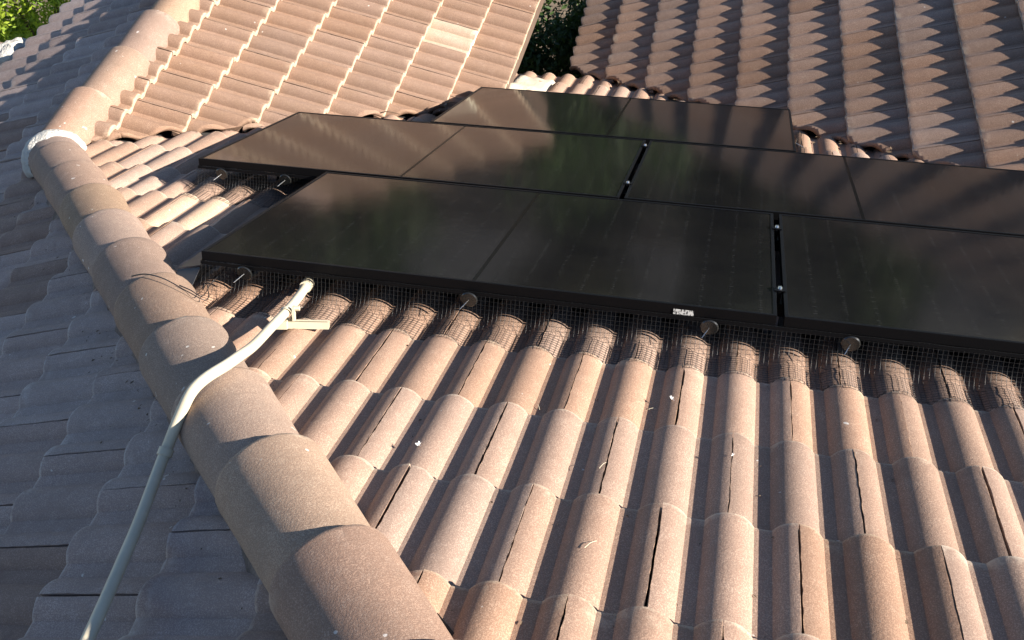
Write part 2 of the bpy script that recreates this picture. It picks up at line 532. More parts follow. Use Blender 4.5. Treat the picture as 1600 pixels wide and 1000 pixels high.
flat = lambda d: Vector((-d.y, d.x, 0)).normalized()
# plane normals point to the side that is kept
def keep(p, d, toward, inset):
    n = flat(d)
    if (Vector(toward) - p).dot(n) < 0: n = -n
    return (p + n * inset, n)

main = Slope('main', aA, dA, nA, OA, 0.1360, 0.338, 'tile', 'sunlit main roof slope of brown barrel tiles under the solar panels')
west = Slope('salmon', aB, dB, nB, OB, 0.1310, 0.281, 'tile_b', 'bright salmon tiled roof slope below the far ridge', 1.4, 0.014)
east = Slope('east', aC, dC, nC, OC, 0.1345, 0.305, 'tile', 'tiled roof slope at upper right with scalloped shadows', 1.22, 0.006)
dark = Slope('dark', aD, dD, nD, OD, 0.1405, 0.322, 'tile_grey', 'shaded dark roof slope left of the hip', 0.85)

YF = 5.5
hv = hip_p + hip_d * ((-2.75 - hip_p.dot(dA)) / hip_d.dot(dA))
main.deck([(J.x + 0.06, J.dot(dA)), (hv.x, -2.75), (4.6, -2.75), (4.6, 0.2), (0.3, 4.55), (0.0, 4.55)])
YB = 4.7
west.deck([(-YB, XR.dot(dB)), (-1.25, XR.dot(dB)), (-2.66, 0.64), (-YB, 0.64)])
sC = XR.dot(dC)
east.deck([(0.2, -4.2), (YF, -4.2), (YF, 0.22), (4.1, 0.22)])
dark.deck([(-2.9, -3.2), (1.25, XR.dot(dD)), (YB, XR.dot(dD)), (YB, 3.12), (-2.9, 3.12)])

def dark_warp(y):
    # slope shaped flatter beyond the hip so the grazing sun reaches its tiles
    f = min(1, max(0, (y - 0.45) / 1.1)); f = f * f * (3 - 2 * f)
    bR = XR.dot(dD)
    return Matrix.Translation((0, bR, 0)) @ Matrix.Rotation(radians(3.7) * f, 4, 'X') @ Matrix.Translation((0, -bR, 0))
dark.warp = dark_warp
main.lay(-0.495, 1.085 + 0.0, (-1.9, 4.4), (-6, 15),
         lambda q: ([keep(ab_p, ab_d, (1, 0, 0), 0.0)] if q.x < 0.0 else []) + [keep(hip_p, hip_d, (3, 1, 0), 0.035), keep(ac_p, ac_d, (1, 0, 0), -0.30), (Vector((0, 4.20, 0)), Vector((0, -1, 0))),
          ], hidden=under_panels)
west.lay(0.649, -3.148 - CR, (-YB, -1.0), (-9, 1),
         [keep(ab_p, ab_d, (-1, 4, 0), 0.012), (XR + Vector((0.035, 0, 0)), Vector((1, 0, 0)))])
east.lay(-1.010 + 4 * 0.305, 3.560 - CR + 0.1345, (0.1, YF), (-14, 1),
         [keep(ac_p, ac_d, (1, 9, 0), 0.03)])
dark.lay(0.16, -0.746, (-2.9, YB), (-11, 10),
         lambda q: [(XR + Vector((-0.035, 0, 0)), Vector((-1, 0, 0)))] if q.y > J.y - 0.22 and q.x < XR.x + 0.1 else [keep(hip_p, hip_d, (-3, -1, 0), 0.035)])

alltiles = [t for s in (main, west, east, dark) for t in s.tiles]
alltiles.sort(key=lambda t: -t['area'])
single = [t for t in alltiles[:300] if t['area'] > 0]
sid = {id(t) for t in single}
rest = [t for t in alltiles if id(t) not in sid]

def near_ab(t, a, b): return abs(t['a'] - a) < 0.14 and abs(t['b'] - b) < 0.17
for t in single:
    s = t['slope']
    me = cut_mesh(t) if t['cut'] else tile_variants(s.matkey)[t['v']]
    if me is None: continue
    o = bpy.data.objects.new('roof_tile', me)
    link(o, s.obj)
    o.matrix_basis = t['T']
    o.color = (1, 1, 1, 1)
    if s is west and abs(t['b'] - 0.228) < 0.14 and abs(-t['a'] - 3.27) < 0.131:
        o.color = (1.55, 1.85, 1.95, 1); o['label'] = 'pale cream replacement tile'
    if s is main and (near_ab(t, -0.43, 0.68)):
        o.color = (1.45, 1.6, 1.65, 1); o['label'] = 'pale cream tile beside the hip caps'
    if s is dark:
        k = random.random()
        o.color = (1, 1, 1, 1) if k > 0.2 else (0.80, 0.71, 0.64, 1)
for s in (main, west, east, dark):
    bm = bmesh.new()
    for t in rest:
        if t['slope'] is not s: continue
        me = cut_mesh(t) if t['cut'] else tile_variants(s.matkey)[t['v']]
        if me is None: continue
        tmp = bmesh.new(); tmp.from_mesh(me); tmp.transform(t['T'])
        mm = bpy.data.meshes.new('tmp'); tmp.to_mesh(mm); tmp.free()
        bm.from_mesh(mm); bpy.data.meshes.remove(mm)
    if len(bm.faces):
        me = bpy.data.meshes.new('tile_field'); bm.to_mesh(me)
        me.materials.append(MAT[s.matkey])
        for p in me.polygons: p.use_smooth = True
        me.set_sharp_from_angle(angle=radians(38))
        o = link(bpy.data.objects.new('tile_field', me), s.obj); o['kind'] = 'stuff'
    bm.free()

def house_part(name, V, F, mat, smooth=None, parent=None, bm=None):
    o = mesh_obj(name, V, F, mat, parent or house, smooth, bm=bm)
    if parent is None: o.matrix_parent_inverse = Matrix.Translation(HOFF)
    return o

# --- ridge and hip caps
CAPE, CAPR = 0.362, 0.117
def make_cap_mesh(seed):
    rnd = random.Random(seed)
    nseg = 22; L0, L1 = -0.05, CAPE
    bs = [L0, 0.02, 0.09, 0.16, 0.23, 0.30, CAPE - 0.014, CAPE - 0.004, CAPE]
    V, F = [], []
    for j, b in enumerate(bs):
        f = (b - L0) / (L1 - L0)
        r = CAPR * (0.89 + 0.13 * f)
        lift = 0.014 * f
        if j == len(bs) - 1: r -= 0.005
        if j == len(bs) - 2: r -= 0.001
        for i in range(nseg + 1):
            an = radians(-97 + 194 * i / nseg)
            q = 1 + 0.010 * noise.noise(Vector((an * 2, b * 6, seed)))
            je = 0.004 * noise.noise(Vector((an * 5, seed * 2.0, 3))) if j >= len(bs) - 3 else 0
            V.append((r * q * sin(an) * 1.04, b + je, r * q * cos(an) * 0.9 + lift))
    n = nseg + 1; nb = len(bs)
    for j in range(nb - 1):
        for i in range(nseg):
            F.append((j * n + i, j * n + i + 1, (j + 1) * n + i + 1, (j + 1) * n + i))
    off = len(V)
    for b in (L0, L1):
        f = (b - L0) / (L1 - L0); r = CAPR * (0.89 + 0.13 * f) - 0.017
        for i in range(n):
            an = radians(-97 + 194 * i / nseg)
            V.append((r * sin(an) * 1.04, b, r * cos(an) * 0.9 + 0.014 * f))
    for i in range(nseg):
        F.append((off + i + 1, off + i, off + n + i, off + n + i + 1))
        F.append(((nb - 1) * n + i, (nb - 1) * n + i + 1, off + n + i + 1, off + n + i))
        F.append((i + 1, i, off + i, off + i + 1))
    F.append(tuple([j * n for j in range(nb)] + [off + n, off]))
    F.append(tuple([j * n + nseg for j in reversed(range(nb))] + [off + nseg, off + n + nseg]))
    me = bpy.data.meshes.new('ridge_cap'); me.from_pydata(V, [], F); me.update(); stamp(me, (1, E0 / CAPE, 1))
    for p in me.polygons: p.use_smooth = True
    me.set_sharp_from_angle(angle=radians(40)); me.materials.append(MAT['cap'])
    return me
CAPS = [make_cap_mesh(k) for k in range(4)]

def cap_row(name, origin, direction, upv, tails, label):
    """tails: positions along the line of the lower ends"""
    d = direction.normalized(); a = d.cross(upv).normalized(); n = a.cross(d)
    bm = bmesh.new()
    box(bm, (-0.02, tails[0] - CAPE, -0.10), (0.02, tails[-1] - 0.03, 0.02))
    o = house_part(name, None, None, MAT['deck'], bm=bm)
    Mx = Matrix.Identity(4)
    for i in range(3):
        Mx[i][0] = a[i]; Mx[i][1] = d[i]; Mx[i][2] = n[i]; Mx[i][3] = origin[i]
    o.matrix_basis = Mx
    o['label'] = label
    for k, tl in enumerate(tails):
        c = link(bpy.data.objects.new('ridge_cap', CAPS[k % 4]), o)
        c.matrix_basis = (Matrix.Translation((random.uniform(-1, 1) * 0.006, tl - CAPE + random.uniform(-1, 1) * 0.008, random.uniform(-1, 1) * 0.004))
                          @ Matrix.Rotation(radians(random.uniform(-1.3, 1.3)), 4, 'Z') @ Matrix.Rotation(radians(random.uniform(-4, 6)), 4, 'Y'))
        v = random.uniform(0.88, 1.12); c.color = (v, v * random.uniform(0.97, 1.02), v * random.uniform(0.95, 1.04), 1)
    return o
UP = Vector((0, 0, 1))
hip_t0 = -0.404
hip_tails = [hip_t0 + CAPE * k for k in range(-7, 7)] + [hip_t0 + CAPE * 6 + 0.24]
hipo = cap_row('hip', hip_p + UP * -0.018, hip_d, UP, hip_tails, 'hip of overlapping half-round caps running to the camera')
ridge_tails = [1.614 + CAPE * k for k in range(0, 9)]
cap_row('ridge', Vector((XR.x, 0, XR.z - 0.024)), Vector((0, 1, 0)), UP, ridge_tails, 'level ridge of half-round caps above the salmon slope')

low_d = Vector((-0.93, 0.30, -0.20)).normalized()
low_p = Vector((-2.98, 2.78, -1.30))
cap_row('hip', low_p + UP * 0.0, low_d, UP, [0.32, 0.68, 1.04, 1.40], 'short hip of caps dying into the dark slope at the left edge')
# white mortar collar where hip and ridge meet
def collar():
    V, F = [], []
    d = hip_d; a = d.cross(UP).normalized(); n = a.cross(d)
    o = hip_p + d * (hip_tails[-1] - 0.035) + UP * -0.016
    ns, nr = 40, 14
    for i in range(ns + 1):
        an = radians(-104 + 208 * i / ns)
        wob = noise.noise(Vector((an * 3, 1.7, 0)))
        for k in range(nr):
            q = k / (nr - 1)
            # a lip over the last cap, then a lump closing the end below the ridge caps
            if q < 0.25: r, b = CAPR * 1.0 + 0.024 * sin(q / 0.25 * pi / 2), -0.085 * (1 + 0.35 * wob) + 0.22 * q
            else:
                f = (q - 0.25) / 0.75
                r = (CAPR * 1.02 + 0.020) * sqrt(max(0, 1 - f ** 2.4)); b = -0.03 + 0.16 * f
            r += 0.005 * noise.noise(Vector((an * 6, q * 7, 4)))
            V.append(o + a * (r * sin(an) * 1.04) + n * (r * cos(an) * 0.93) + d * (b + 0.008 * noise.noise(Vector((an * 7, q, 2)))))
    for i in range(ns):
        for k in range(nr - 1):
            F.append((i * nr + k, (i + 1) * nr + k, (i + 1) * nr + k + 1, i * nr + k + 1))
    ob = house_part('mortar_collar', V, F, MAT['mortar'], 60); ob['label'] = 'white mortar collar where the hip meets the ridge'
collar()

def lump(c, ax, r, name, label):
    V, F = [], []; N = 18
    for j in range(N + 1):
        for i in range(N):
            th = pi * j / N; ph_ = 2 * pi * i / N
            q = Vector((sin(th) * cos(ph_), sin(th) * sin(ph_), cos(th)))
            q = q * (1 + 0.22 * noise.noise(q * 2.2 + Vector((3, 1, 7))) + 0.1 * noise.noise(q * 6))
            V.append(Vector(c) + Vector((q.x * r[0], q.y * r[1], q.z * r[2])))
    for j in range(N):
        for i in range(N): F.append((j * N + i, (j + 1) * N + i, (j + 1) * N + (i + 1) % N, j * N + (i + 1) % N))
    ob = house_part(name, V, F, MAT['mortar'], 60); ob['label'] = label
lump(low_p + low_d * 0.02 + UP * 0.03, None, (0.13, 0.15, 0.10), 'mortar_lump', 'white mortar lump at the left edge of the picture')
# cream mortar patch in the corner between salmon slope and main slope
def patch():
    V, F = [], []
    N = 14
    for j in range(N + 1):
        for i in range(N + 1):
            u = i / N; v = j / N
            x = 0.06 + 0.36 * u; 
            b = 3.45 + 0.60 * v + 0.1 * u
            edge = min(u, 1 - u, v, 1 - v)
            lift = -0.06 + 0.112 * min(1, edge * 5) + 0.012 * noise.noise(Vector((u * 6, v * 6, 1))) - 0.05 * u
            V.append(aA * x + dA * b + nA * (OA + lift))
    for j in range(N):
        for i in range(N):
            F.append((j * (N + 1) + i, j * (N + 1) + i + 1, (j + 1) * (N + 1) + i + 1, (j + 1) * (N + 1) + i))
    ob = house_part('mortar_patch', V, F, MAT['mortar_cream'], 60); ob['label'] = 'cream mortar patch at the corner of the salmon slope'
patch()

def bedding(p, d, t0, t1, side, label):
    a = d.cross(UP).normalized(); n = a.cross(d); V, F = [], []; N = int((t1 - t0) / 0.02); K = 5
    for i in range(N + 1):
        t = t0 + (t1 - t0) * i / N
        for k in range(K):
            q = k / (K - 1)
            off = 0.095 + 0.045 * q + 0.010 * noise.noise(Vector((t * 9, q * 2, side)))
            z = -0.012 - 0.062 * q ** 1.3 + 0.008 * noise.noise(Vector((t * 14, q * 3, side + 4)))
            V.append(p + d * t + a * (off * side) + n * (z - 0.012))
    for i in range(N):
        for k in range(K - 1): F.append((i * K + k, i * K + k + 1, (i + 1) * K + k + 1, (i + 1) * K + k))
    ob = house_part('mortar_bed', V, F, MAT['bed'], 60); ob['label'] = label
bedding(hip_p, hip_d, -2.6, 1.95, -1, 'rough mortar bed under the shaded side of the hip caps')
bedding(hip_p, hip_d, -2.6, 1.95, 1, 'rough mortar bed under the sunny side of the hip caps')
# valley troughs
def trough(p, d, t0, t1, label):
    a = flat(d); V = []; F = []
    for t in (t0, t1):
        for o, z in ((-0.16, -0.045), (-0.02, -0.075), (0.02, -0.075), (0.16, -0.045)):
            V.append(p + d * t + a * o + UP * z)
    for k in range(3): F.append((k, k + 1, k + 5, k + 4))
    ob = house_part('valley_trough', V, F, MAT['valley']); ob['label'] = label
tJ = (J - ab_p).dot(ab_d)
trough(ab_p, ab_d, tJ + 0.1, tJ + 2.4, 'dark metal valley between main and salmon slopes')
t1 = (0.45 - ac_p.x) / ac_d.x
trough(ac_p, ac_d, t1 - 4.5, t1, 'dark metal valley between main and upper right slopes')

# walls and fascia below the eaves
def wall(x0, x1, y0, y1, z1, label=None, mk='stucco'):
    bm = bmesh.new(); box(bm, (x0, y0, GROUND), (x1, y1, z1))
    o = house_part('wall', None, None, MAT[mk], bm=bm)
    if label: o['label'] = label
ze = (XR + dB * (0.64 - XR.dot(dB))).z
wall(-2.85, -0.95, 2.6, YB - 0.25, ze - 0.12, 'brown wall under the salmon slope', 'fascia')
wall(1.05, 5.2, 2.9, YF - 0.25, -1.95, 'stucco wall under the upper right slope')
wall(-2.85, 4.4, -2.2, 2.55, -1.62)
def fascia(p, q):
    bm = bmesh.new()
    lo = Vector((min(p[0], q[0]) - 0.012, min(p[1], q[1]) - 0.012, p[2] - 0.17)); hi = Vector((max(p[0], q[0]) + 0.012, max(p[1], q[1]) + 0.012, p[2]))
    box(bm, lo, hi, 0.003); house_part('fascia', None, None, MAT['fascia'], bm=bm)
pw = dB * 0.60 + nB * (OB - 0.09); fascia((pw.x, 2.75, pw.z), (pw.x, YB, pw.z))
pe = dC * 0.09 + nC * (OC - 0.09); fascia((pe.x - 0.15, 4.2, pe.z), (pe.x - 0.15, YF, pe.z))

# ------------------------------------------------------------------ solar panels
MPAN = Matrix.Identity(4)
for i in range(3):
    MPAN[i][0] = aA[i]; MPAN[i][1] = dA[i]; MPAN[i][2] = nA[i]
def make_panel():
    root = empty('solar_panel')
    W, L, T, LIP = panelsW, panelL, 0.030, 0.011
    for lo, hi in (((0, 0, -T), (L, LIP, 0)), ((0, W - LIP, -T), (L, W, 0)), ((0, LIP, -T), (LIP, W - LIP, 0)), ((L - LIP, LIP, -T), (L, W - LIP, 0))):
        bm = bmesh.new(); box(bm, lo, hi, 0.0012)
        mesh_obj('frame_bar', None, None, MAT['metal_black'], root, bm=bm)
    bm = bmesh.new(); box(bm, (LIP, LIP, -0.007), (L - LIP, W - LIP, -0.0018))
    mesh_obj('glass', None, None, MAT['glass'], root, bm=bm)
    bm = bmesh.new(); box(bm, (L * 0.42, W * 0.86, -0.030), (L * 0.58, W * 0.95, -0.010), 0.003)
    mesh_obj('junction_box', None, None, MAT['metal_black'], root, bm=bm)
    return root
proto = make_panel()
plabels = ['black solar panel nearest the camera on the left, front row beside the conduit',
           'black solar panel at the right end of the front row, cut by the picture edge',
           'black solar panel in the middle row, left one, with brown roof reflection',
           'black solar panel in the middle row, right one, cut by the picture edge',
           'black solar panel alone in the back row against the far slopes']
panel_obs = []
for k, (u, v) in enumerate(PANELS):
    if k == 0: r = proto
    else:
        r = proto.copy(); link(r)
        for ch in proto.children:
            c = ch.copy(); link(c, r)
    r.matrix_world = MPAN @ Matrix.Translation((u, v, 0))
    tag(r, plabels[k], 'solar panel', 'solar panels on the main slope')
    panel_obs.append(r)
# label on the front panel's frame
bm = bmesh.new(); box(bm, (1.442, -0.0022, -0.0285), (1.498, -0.0004, -0.0140))
mesh_obj('label_sticker', None, None, MAT['sticker'], panel_obs[0], bm=bm)

# rails with clamps and feet, one per row edge
def rail(u0, u1, v, clamps, label):
    root = empty('mounting_rail'); root.matrix_world = MPAN @ Matrix.Translation((u0, v, 0))
    bm = bmesh.new(); box(bm, (0, -0.02, -0.076), (u1 - u0, 0.02, -0.0365), 0.003)
    mesh_obj('rail', None, None, MAT['metal_black'], root, bm=bm)
    for c in clamps:
        bm = bmesh.new()
        box(bm, (c - u0 - 0.0045, -0.016, -0.036), (c - u0 + 0.0045, 0.016, 0.0008))
        box(bm, (c - u0 - 0.016, -0.016, 0.0010), (c - u0 + 0.016, 0.016, 0.0040), 0.0008)
        cl = mesh_obj('clamp', None, None, MAT['metal_black'], root, bm=bm)
        bm = bmesh.new()
        bmesh.ops.create_cone(bm, cap_ends=True, segments=10, radius1=0.0065, radius2=0.0055, depth=0.007, matrix=Matrix.Translation((c - u0, 0, 0.0076)))
        mesh_obj('bolt', None, None, MAT['steel'], cl, bm=bm)
    n = max(2, int((u1 - u0) / 0.9))
    for i in range(n):
        x = 0.18 + (u1 - u0 - 0.36) * i / (n - 1)
        bm = bmesh.new(); box(bm, (x - 0.02, -0.003, -0.165), (x + 0.02, 0.003, -0.074)); box(bm, (x - 0.02, -0.05, -0.168), (x + 0.02, 0.003, -0.162))
        mesh_obj('foot', None, None, MAT['alu'], root, bm=bm)
    tag(root, label, 'rail', 'panel mounting rails')
g1 = panelL + 0.01; g2 = O2 + panelL + 0.01
rail(0.04, 3.40, R1 + 0.20, [g1], 'black rail under the front panel row, nearer of its two')
rail(0.04, 3.40, R1 + 0.80, [g1], 'black rail under the front panel row, farther of its two')
rail(O2 + 0.04, 2.85, R2 + 0.20, [g2], 'black rail under the middle panel row, nearer of its two')
rail(O2 + 0.04, 2.85, R2 + 0.85, [g2], 'black rail under the middle panel row, farther of its two')
rail(O3 + 0.04, O3 + panelL - 0.04, R3 + 0.20, [], 'black rail under the back panel, nearer of its two')
rail(O3 + 0.04, O3 + panelL - 0.04, R3 + 0.80, [], 'black rail under the back panel, farther of its two')

# ------------------------------------------------------------------ wire mesh guard round the array
def tile_top(u, v):
    """height (panel coordinates) of the main slope's tile surface"""
    c = math.ceil((v + 0.495) / 0.338 - 1e-6)
    b = v - (-0.495 + (c - 1) * 0.338)
    ph = (u - 1.085 - CR + P0 / 2) % P0 - P0 / 2
    d = abs(ph)
    z = sqrt(max(RR * RR - d * d, 0)) - (RR - HB) if d < HW else 0.0
    return OA - 0.023 + STEP * b / 0.338 + z
CELL, WR = 0.0127, 0.00056
def guard(name, p0, p1, out, clips, label, length=0.25, seed=0, slant=0.12):
    """mesh skirt from p0 to p1 (u,v) hanging from the frame, flaring along 'out' (u,v) over the tiles"""
    root = empty(name); root.matrix_world = MPAN @ Matrix.Translation((p0[0], p0[1], 0))
    a = Vector((p1[0] - p0[0], p1[1] - p0[1])); LL = a.length; a /= LL
    nu = int(LL / CELL); nt = int(length / CELL)
    grid = []
    for i in range(nu + 1):
        s = i * CELL
        u0 = p0[0] + a.x * s; v0 = p0[1] + a.y * s
        rowp = []
        pos = 0.004; h = -0.030; laid = False
        wv = 0.006 * noise.noise(Vector((s * 4, seed, 0)))
        ln = length + 0.012 * noise.noise(Vector((s * 9, seed, 5)))
        k = 0; trav = 0
        while k <= nt:
            u = u0 + out[0] * pos; v = v0 + out[1] * pos
            w = 0.0018 * noise.noise(Vector((s * 14, k * 0.4, seed)))
            rowp.append(Vector((u - p0[0], v - p0[1], h + w)))
            top = tile_top(u, v) + 0.004
            drop = h - top
            if drop > CELL * 0.9:
                f = min(1, max(0, (drop - CELL) / 0.04))
                an = slant + (1 - f) * 0.6
                pos += CELL * sin(an) + wv * 0.06; h -= CELL * cos(an)
            else:
                pos += CELL * 0.96
                h = tile_top(u0 + out[0] * pos, v0 + out[1] * pos) + 0.004
            k += 1
        grid.append(rowp)
    V, F = [], []
    for rowp in grid:
        v_, f_ = tube_data(rowp, WR, 4, False, len(V)); V += v_; F += f_
    for k in range(nt + 1):
        v_, f_ = tube_data([g[k] for g in grid], WR, 4, False, len(V)); V += v_; F += f_
    o = mesh_obj('wire_grid', V, F, MAT['wire'], root, smooth=120); o['kind'] = 'stuff'
    # folded strip clamped under the frame
    ox, oy = out
    bm = bmesh.new()
    q = [(0, 0), (LL, 0)]
    vs = []
    for s in (0, LL):
        for (oo, zz) in ((0.0015, -0.0305), (0.0055, -0.0315), (0.0062, -0.040), (0.0045, -0.040)):
            vs.append(bm.verts.new((a.x * s + ox * oo, a.y * s + oy * oo, zz)))
    for k in range(3): bm.faces.new((vs[k], vs[k + 1], vs[k + 5], vs[k + 4]))
    mesh_obj('edge_strip', None, None, MAT['metal_black'], root, bm=bm)
    for c in clips:
        bm = bmesh.new()
        ax = Vector((ox, oy, -0.25)).normalized()
        rot = ax.to_track_quat('Z', 'Y').to_matrix().to_4x4()
        ctr = Vector((a.x * c + ox * 0.016, a.y * c + oy * 0.016, -0.052))
        bmesh.ops.create_cone(bm, cap_ends=True, segments=24, radius1=0.0255, radius2=0.0225, depth=0.0030, matrix=Matrix.Translation(ctr) @ rot)
        d = mesh_obj('clip_disc', None, None, MAT['disc'], root, bm=bm, smooth=40)
        tdir = Vector((ox * 0.8 - 0.35 * abs(oy), oy * 0.8, -0.35)).normalized()
        V2, F2 = tube_data([ctr, ctr + tdir * 0.045], 0.0013, 6)
        mesh_obj('pin', V2, F2, MAT['steel'], d)
    tag(root, label, 'mesh guard', 'wire mesh guards round the solar panels')
    return root
guard('mesh_guard', (0, 0), (3.46, 0), (0, -1), [0.147, 0.855, 1.545, 1.922, 2.6], 'black wire mesh skirt along the front edge of the front panels', seed=1)
guard('mesh_guard', (O2, R2), (0.0, R2), (0, -1), [0.107, 0.385], 'short black wire mesh skirt under the exposed front of the middle row', seed=2)
guard('mesh_guard', (0, panelsW), (0, 0), (-1, 0), [0.3], 'wire mesh on the left side of the front panel', length=0.15, seed=3, slant=0.25)
guard('mesh_guard', (O2, R2 + panelsW), (O2, R2), (-1, 0), [0.5], 'wire mesh on the left side of the middle panel row', length=0.15, seed=4, slant=0.25)
guard('mesh_guard', (O3, R3 + panelsW), (O3, R3), (-1, 0), [0.5], 'wire mesh on the left side of the back panel', length=0.15, seed=5, slant=0.25)
guard('mesh_guard', (O3 + panelL, R3), (O3 + panelL, R3 + panelsW), (1, 0), [0.4], 'wire mesh on the right side of the back panel', length=0.15, seed=6, slant=0.2)
guard('mesh_guard', (O3, R2 + panelsW), (O2, R2 + panelsW), (0, 1), [], 'wire mesh behind the middle panel row at its left end', length=0.12, seed=7)

fl = empty('flashing_sheet'); fl.matrix_world = MPAN @ Matrix.Translation((-0.02, 0.02, -0.085))
def sheet(name, pts, th=0.0015):
    V = [Vector(p) for p in pts]; n_ = (V[1] - V[0]).cross(V[2] - V[0]).normalized() * th
    V = V + [v - n_ for v in V]; k = len(pts)
    F = [tuple(range(k)), tuple(reversed(range(k, 2 * k)))] + [(i, i + k, (i + 1) % k + k, (i + 1) % k) for i in range(k)]
    mesh_obj(name, V, F, MAT['flash'], fl)
sheet('fold', [(0, 0, 0.028), (-0.085, 0.012, 0.004), (-0.10, 0.19, 0.0), (-0.002, 0.19, 0.026)])
sheet('flap', [(0.002, -0.004, 0.024), (-0.085, 0.009, 0.002), (-0.075, -0.035, -0.022), (-0.002, -0.055, -0.018)])
tag(fl, 'dark grey folded flashing sheet at the corner of the front panel', 'flashing')

# ------------------------------------------------------------------ conduit over the hip
PA = lambda u, v, n: aA * u + dA * v + nA * n
cp = [PA(0.335, 0.03, -0.075), PA(0.360, -0.10, -0.072), PA(0.378, -0.23, -0.066), PA(0.396, -0.36, -0.055), Vector((0.428, -0.490, 0.180)),
      Vector((0.445, -0.570, 0.240)), Vector((0.444, -0.632, 0.272)), Vector((0.422, -0.680, 0.284)), Vector((0.401, -0.722, 0.280)), Vector((0.384, -0.754, 0.252)), Vector((0.366, -0.785, 0.215)),
      Vector((0.352, -0.825, 0.180)), Vector((0.352, -0.875, 0.168)), Vector((0.364, -0.945, 0.170)), Vector((0.380, -1.030, 0.176)),
      Vector((0.397, -1.120, 0.190)), Vector((0.414, -1.215, 0.203)), Vector((0.430, -1.325, 0.216)), Vector((0.45, -1.50, 0.232)), Vector((0.47, -1.75, 0.25))]
con = empty('conduit', cp[4])
sp = [p - cp[4] for p in smooth_path(cp, 8)]
for _ in range(14):
    sp = [sp[0]] + [(sp[i - 1] + sp[i] * 2 + sp[i + 1]) / 4 for i in range(1, len(sp) - 1)] + [sp[-1]]
V, F = tube_data(sp, 0.0135, 14); mesh_obj('pipe', V, F, MAT['paint'], con, smooth=60)
def coupling(i0, i1, r):
    V, F = tube_data(sp[i0:i1 + 1], r, 14); mesh_obj('coupling', V, F, MAT['paint'], con, smooth=40)
coupling(0, 3, 0.0185); coupling(88, 91, 0.0175)
tag(con, 'cream painted conduit bending over the hip from the panels', 'conduit')
# strut bracket under the conduit
br = empty('strut_bracket'); br.matrix_world = MPAN @ Matrix.Translation((0.350, -0.235, -0.098)) @ Matrix.Rotation(radians(14), 4, 'Z')
bm = bmesh.new()
box(bm, (0, -0.011, -0.012), (0.150, -0.009, 0.007)); box(bm, (0, 0.009, -0.012), (0.150, 0.011, 0.007)); box(bm, (0, -0.009, -0.012), (0.150, 0.009, -0.010))
box(bm, (0.0, -0.0089, 0.0052), (0.150, -0.0045, 0.0068)); box(bm, (0.0, 0.0045, 0.0052), (0.150, 0.0089, 0.0068))
box(bm, (0.0, -0.018, -0.0125), (0.035, 0.018, 0.0095), 0.001)
mesh_obj('channel', None, None, MAT['paint'], br, bm=bm)
V, F = [], []
ring = [Vector((0.030 + 0.0185 * cos(q), 0.0, 0.030 + 0.0185 * sin(q))) for q in [radians(-60 + 300 * k / 14) for k in range(15)]]
for k, p in enumerate(ring):
    V += [p + Vector((0, -0.009, 0)), p + Vector((0, 0.009, 0))]
    if k: F.append((2 * k - 2, 2 * k - 1, 2 * k + 1, 2 * k))
mesh_obj('strap', V, F, MAT['paint'], br, smooth=60)
bm = bmesh.new(); box(bm, (0.049, -0.008, 0.010), (0.056, 0.008, 0.052)); bmesh.ops.create_cone(bm, cap_ends=True, segments=6, radius1=0.007, radius2=0.007, depth=0.02, matrix=Matrix.Translation((0.06, 0, 0.046)) @ Matrix.Rotation(pi / 2, 4, 'Y'))
mesh_obj('strap_bolt', None, None, MAT['paint'], br, bm=bm)
tag(br, 'cream painted strut channel clamped under the conduit on the tiles', 'bracket')

# ------------------------------------------------------------------ small debris on the tiles
def stick(name, pts, r, mat, label, cat):
    P = [Vector(p) for p in pts]; o0 = P[0]
    sp_ = smooth_path([p - o0 for p in P], 5)
    V, F = tube_data(sp_, [r * (1 - 0.5 * i / len(sp_)) for i in range(len(sp_))], 6)
    o = mesh_obj(name, V, F, mat, None, smooth=60); o.location = o0
    tag(o, label, cat); return o
def onA(u, v, h=0.003): return PA(u, v, tile_top(u, v) + h)
def cap_point(t, ang, h=0.0):
    a = hip_d.cross(UP).normalized(); n = a.cross(hip_d)
    r = CAPR * 1.0 + 0.012 + h
    return hip_p + UP * -0.018 + hip_d * t + a * (r * sin(radians(ang))) + n * (r * cos(radians(ang)))
stick('cable', [cap_point(-0.03, -8), cap_point(-0.07, 8, .004), cap_point(-0.14, 24, .006), cap_point(-0.22, 44, .002), cap_point(-0.25, 66, .012), PA(0.02, -0.02, -0.09)], 0.0022, MAT['cable'], 'thin black cable end lying over a hip cap', 'cable')
stick('cable', [cap_point(-0.17, 40), cap_point(-0.20, 50, .004), cap_point(-0.24, 60, .012), PA(0.05, -0.05, -0.085), PA(0.06, -0.02, -0.07)], 0.0019, MAT['cable'], 'short black cable tail beside the front panel corner', 'cable')
for q, (u, v, an, ln) in enumerate([(1.345, -0.72, 1.1, 0.026), (1.36, -1.02, 1.0, 0.036), (1.155, -0.44, 2.0, 0.028), (1.42, -0.37, 0.3, 0.02)]):
    stick('straw', [onA(u, v), onA(u + 0.5 * ln * cos(an), v + 0.5 * ln * sin(an), 0.006), onA(u + ln * cos(an), v + ln * sin(an))], 0.0007, MAT['straw'],
          ['pale straw lying on a tile below the front panels', 'longer pale straw on a tile at the bottom of the picture', 'short straw on a tile near the conduit side', 'tiny straw on a tile right below the mesh'][q], 'straw')
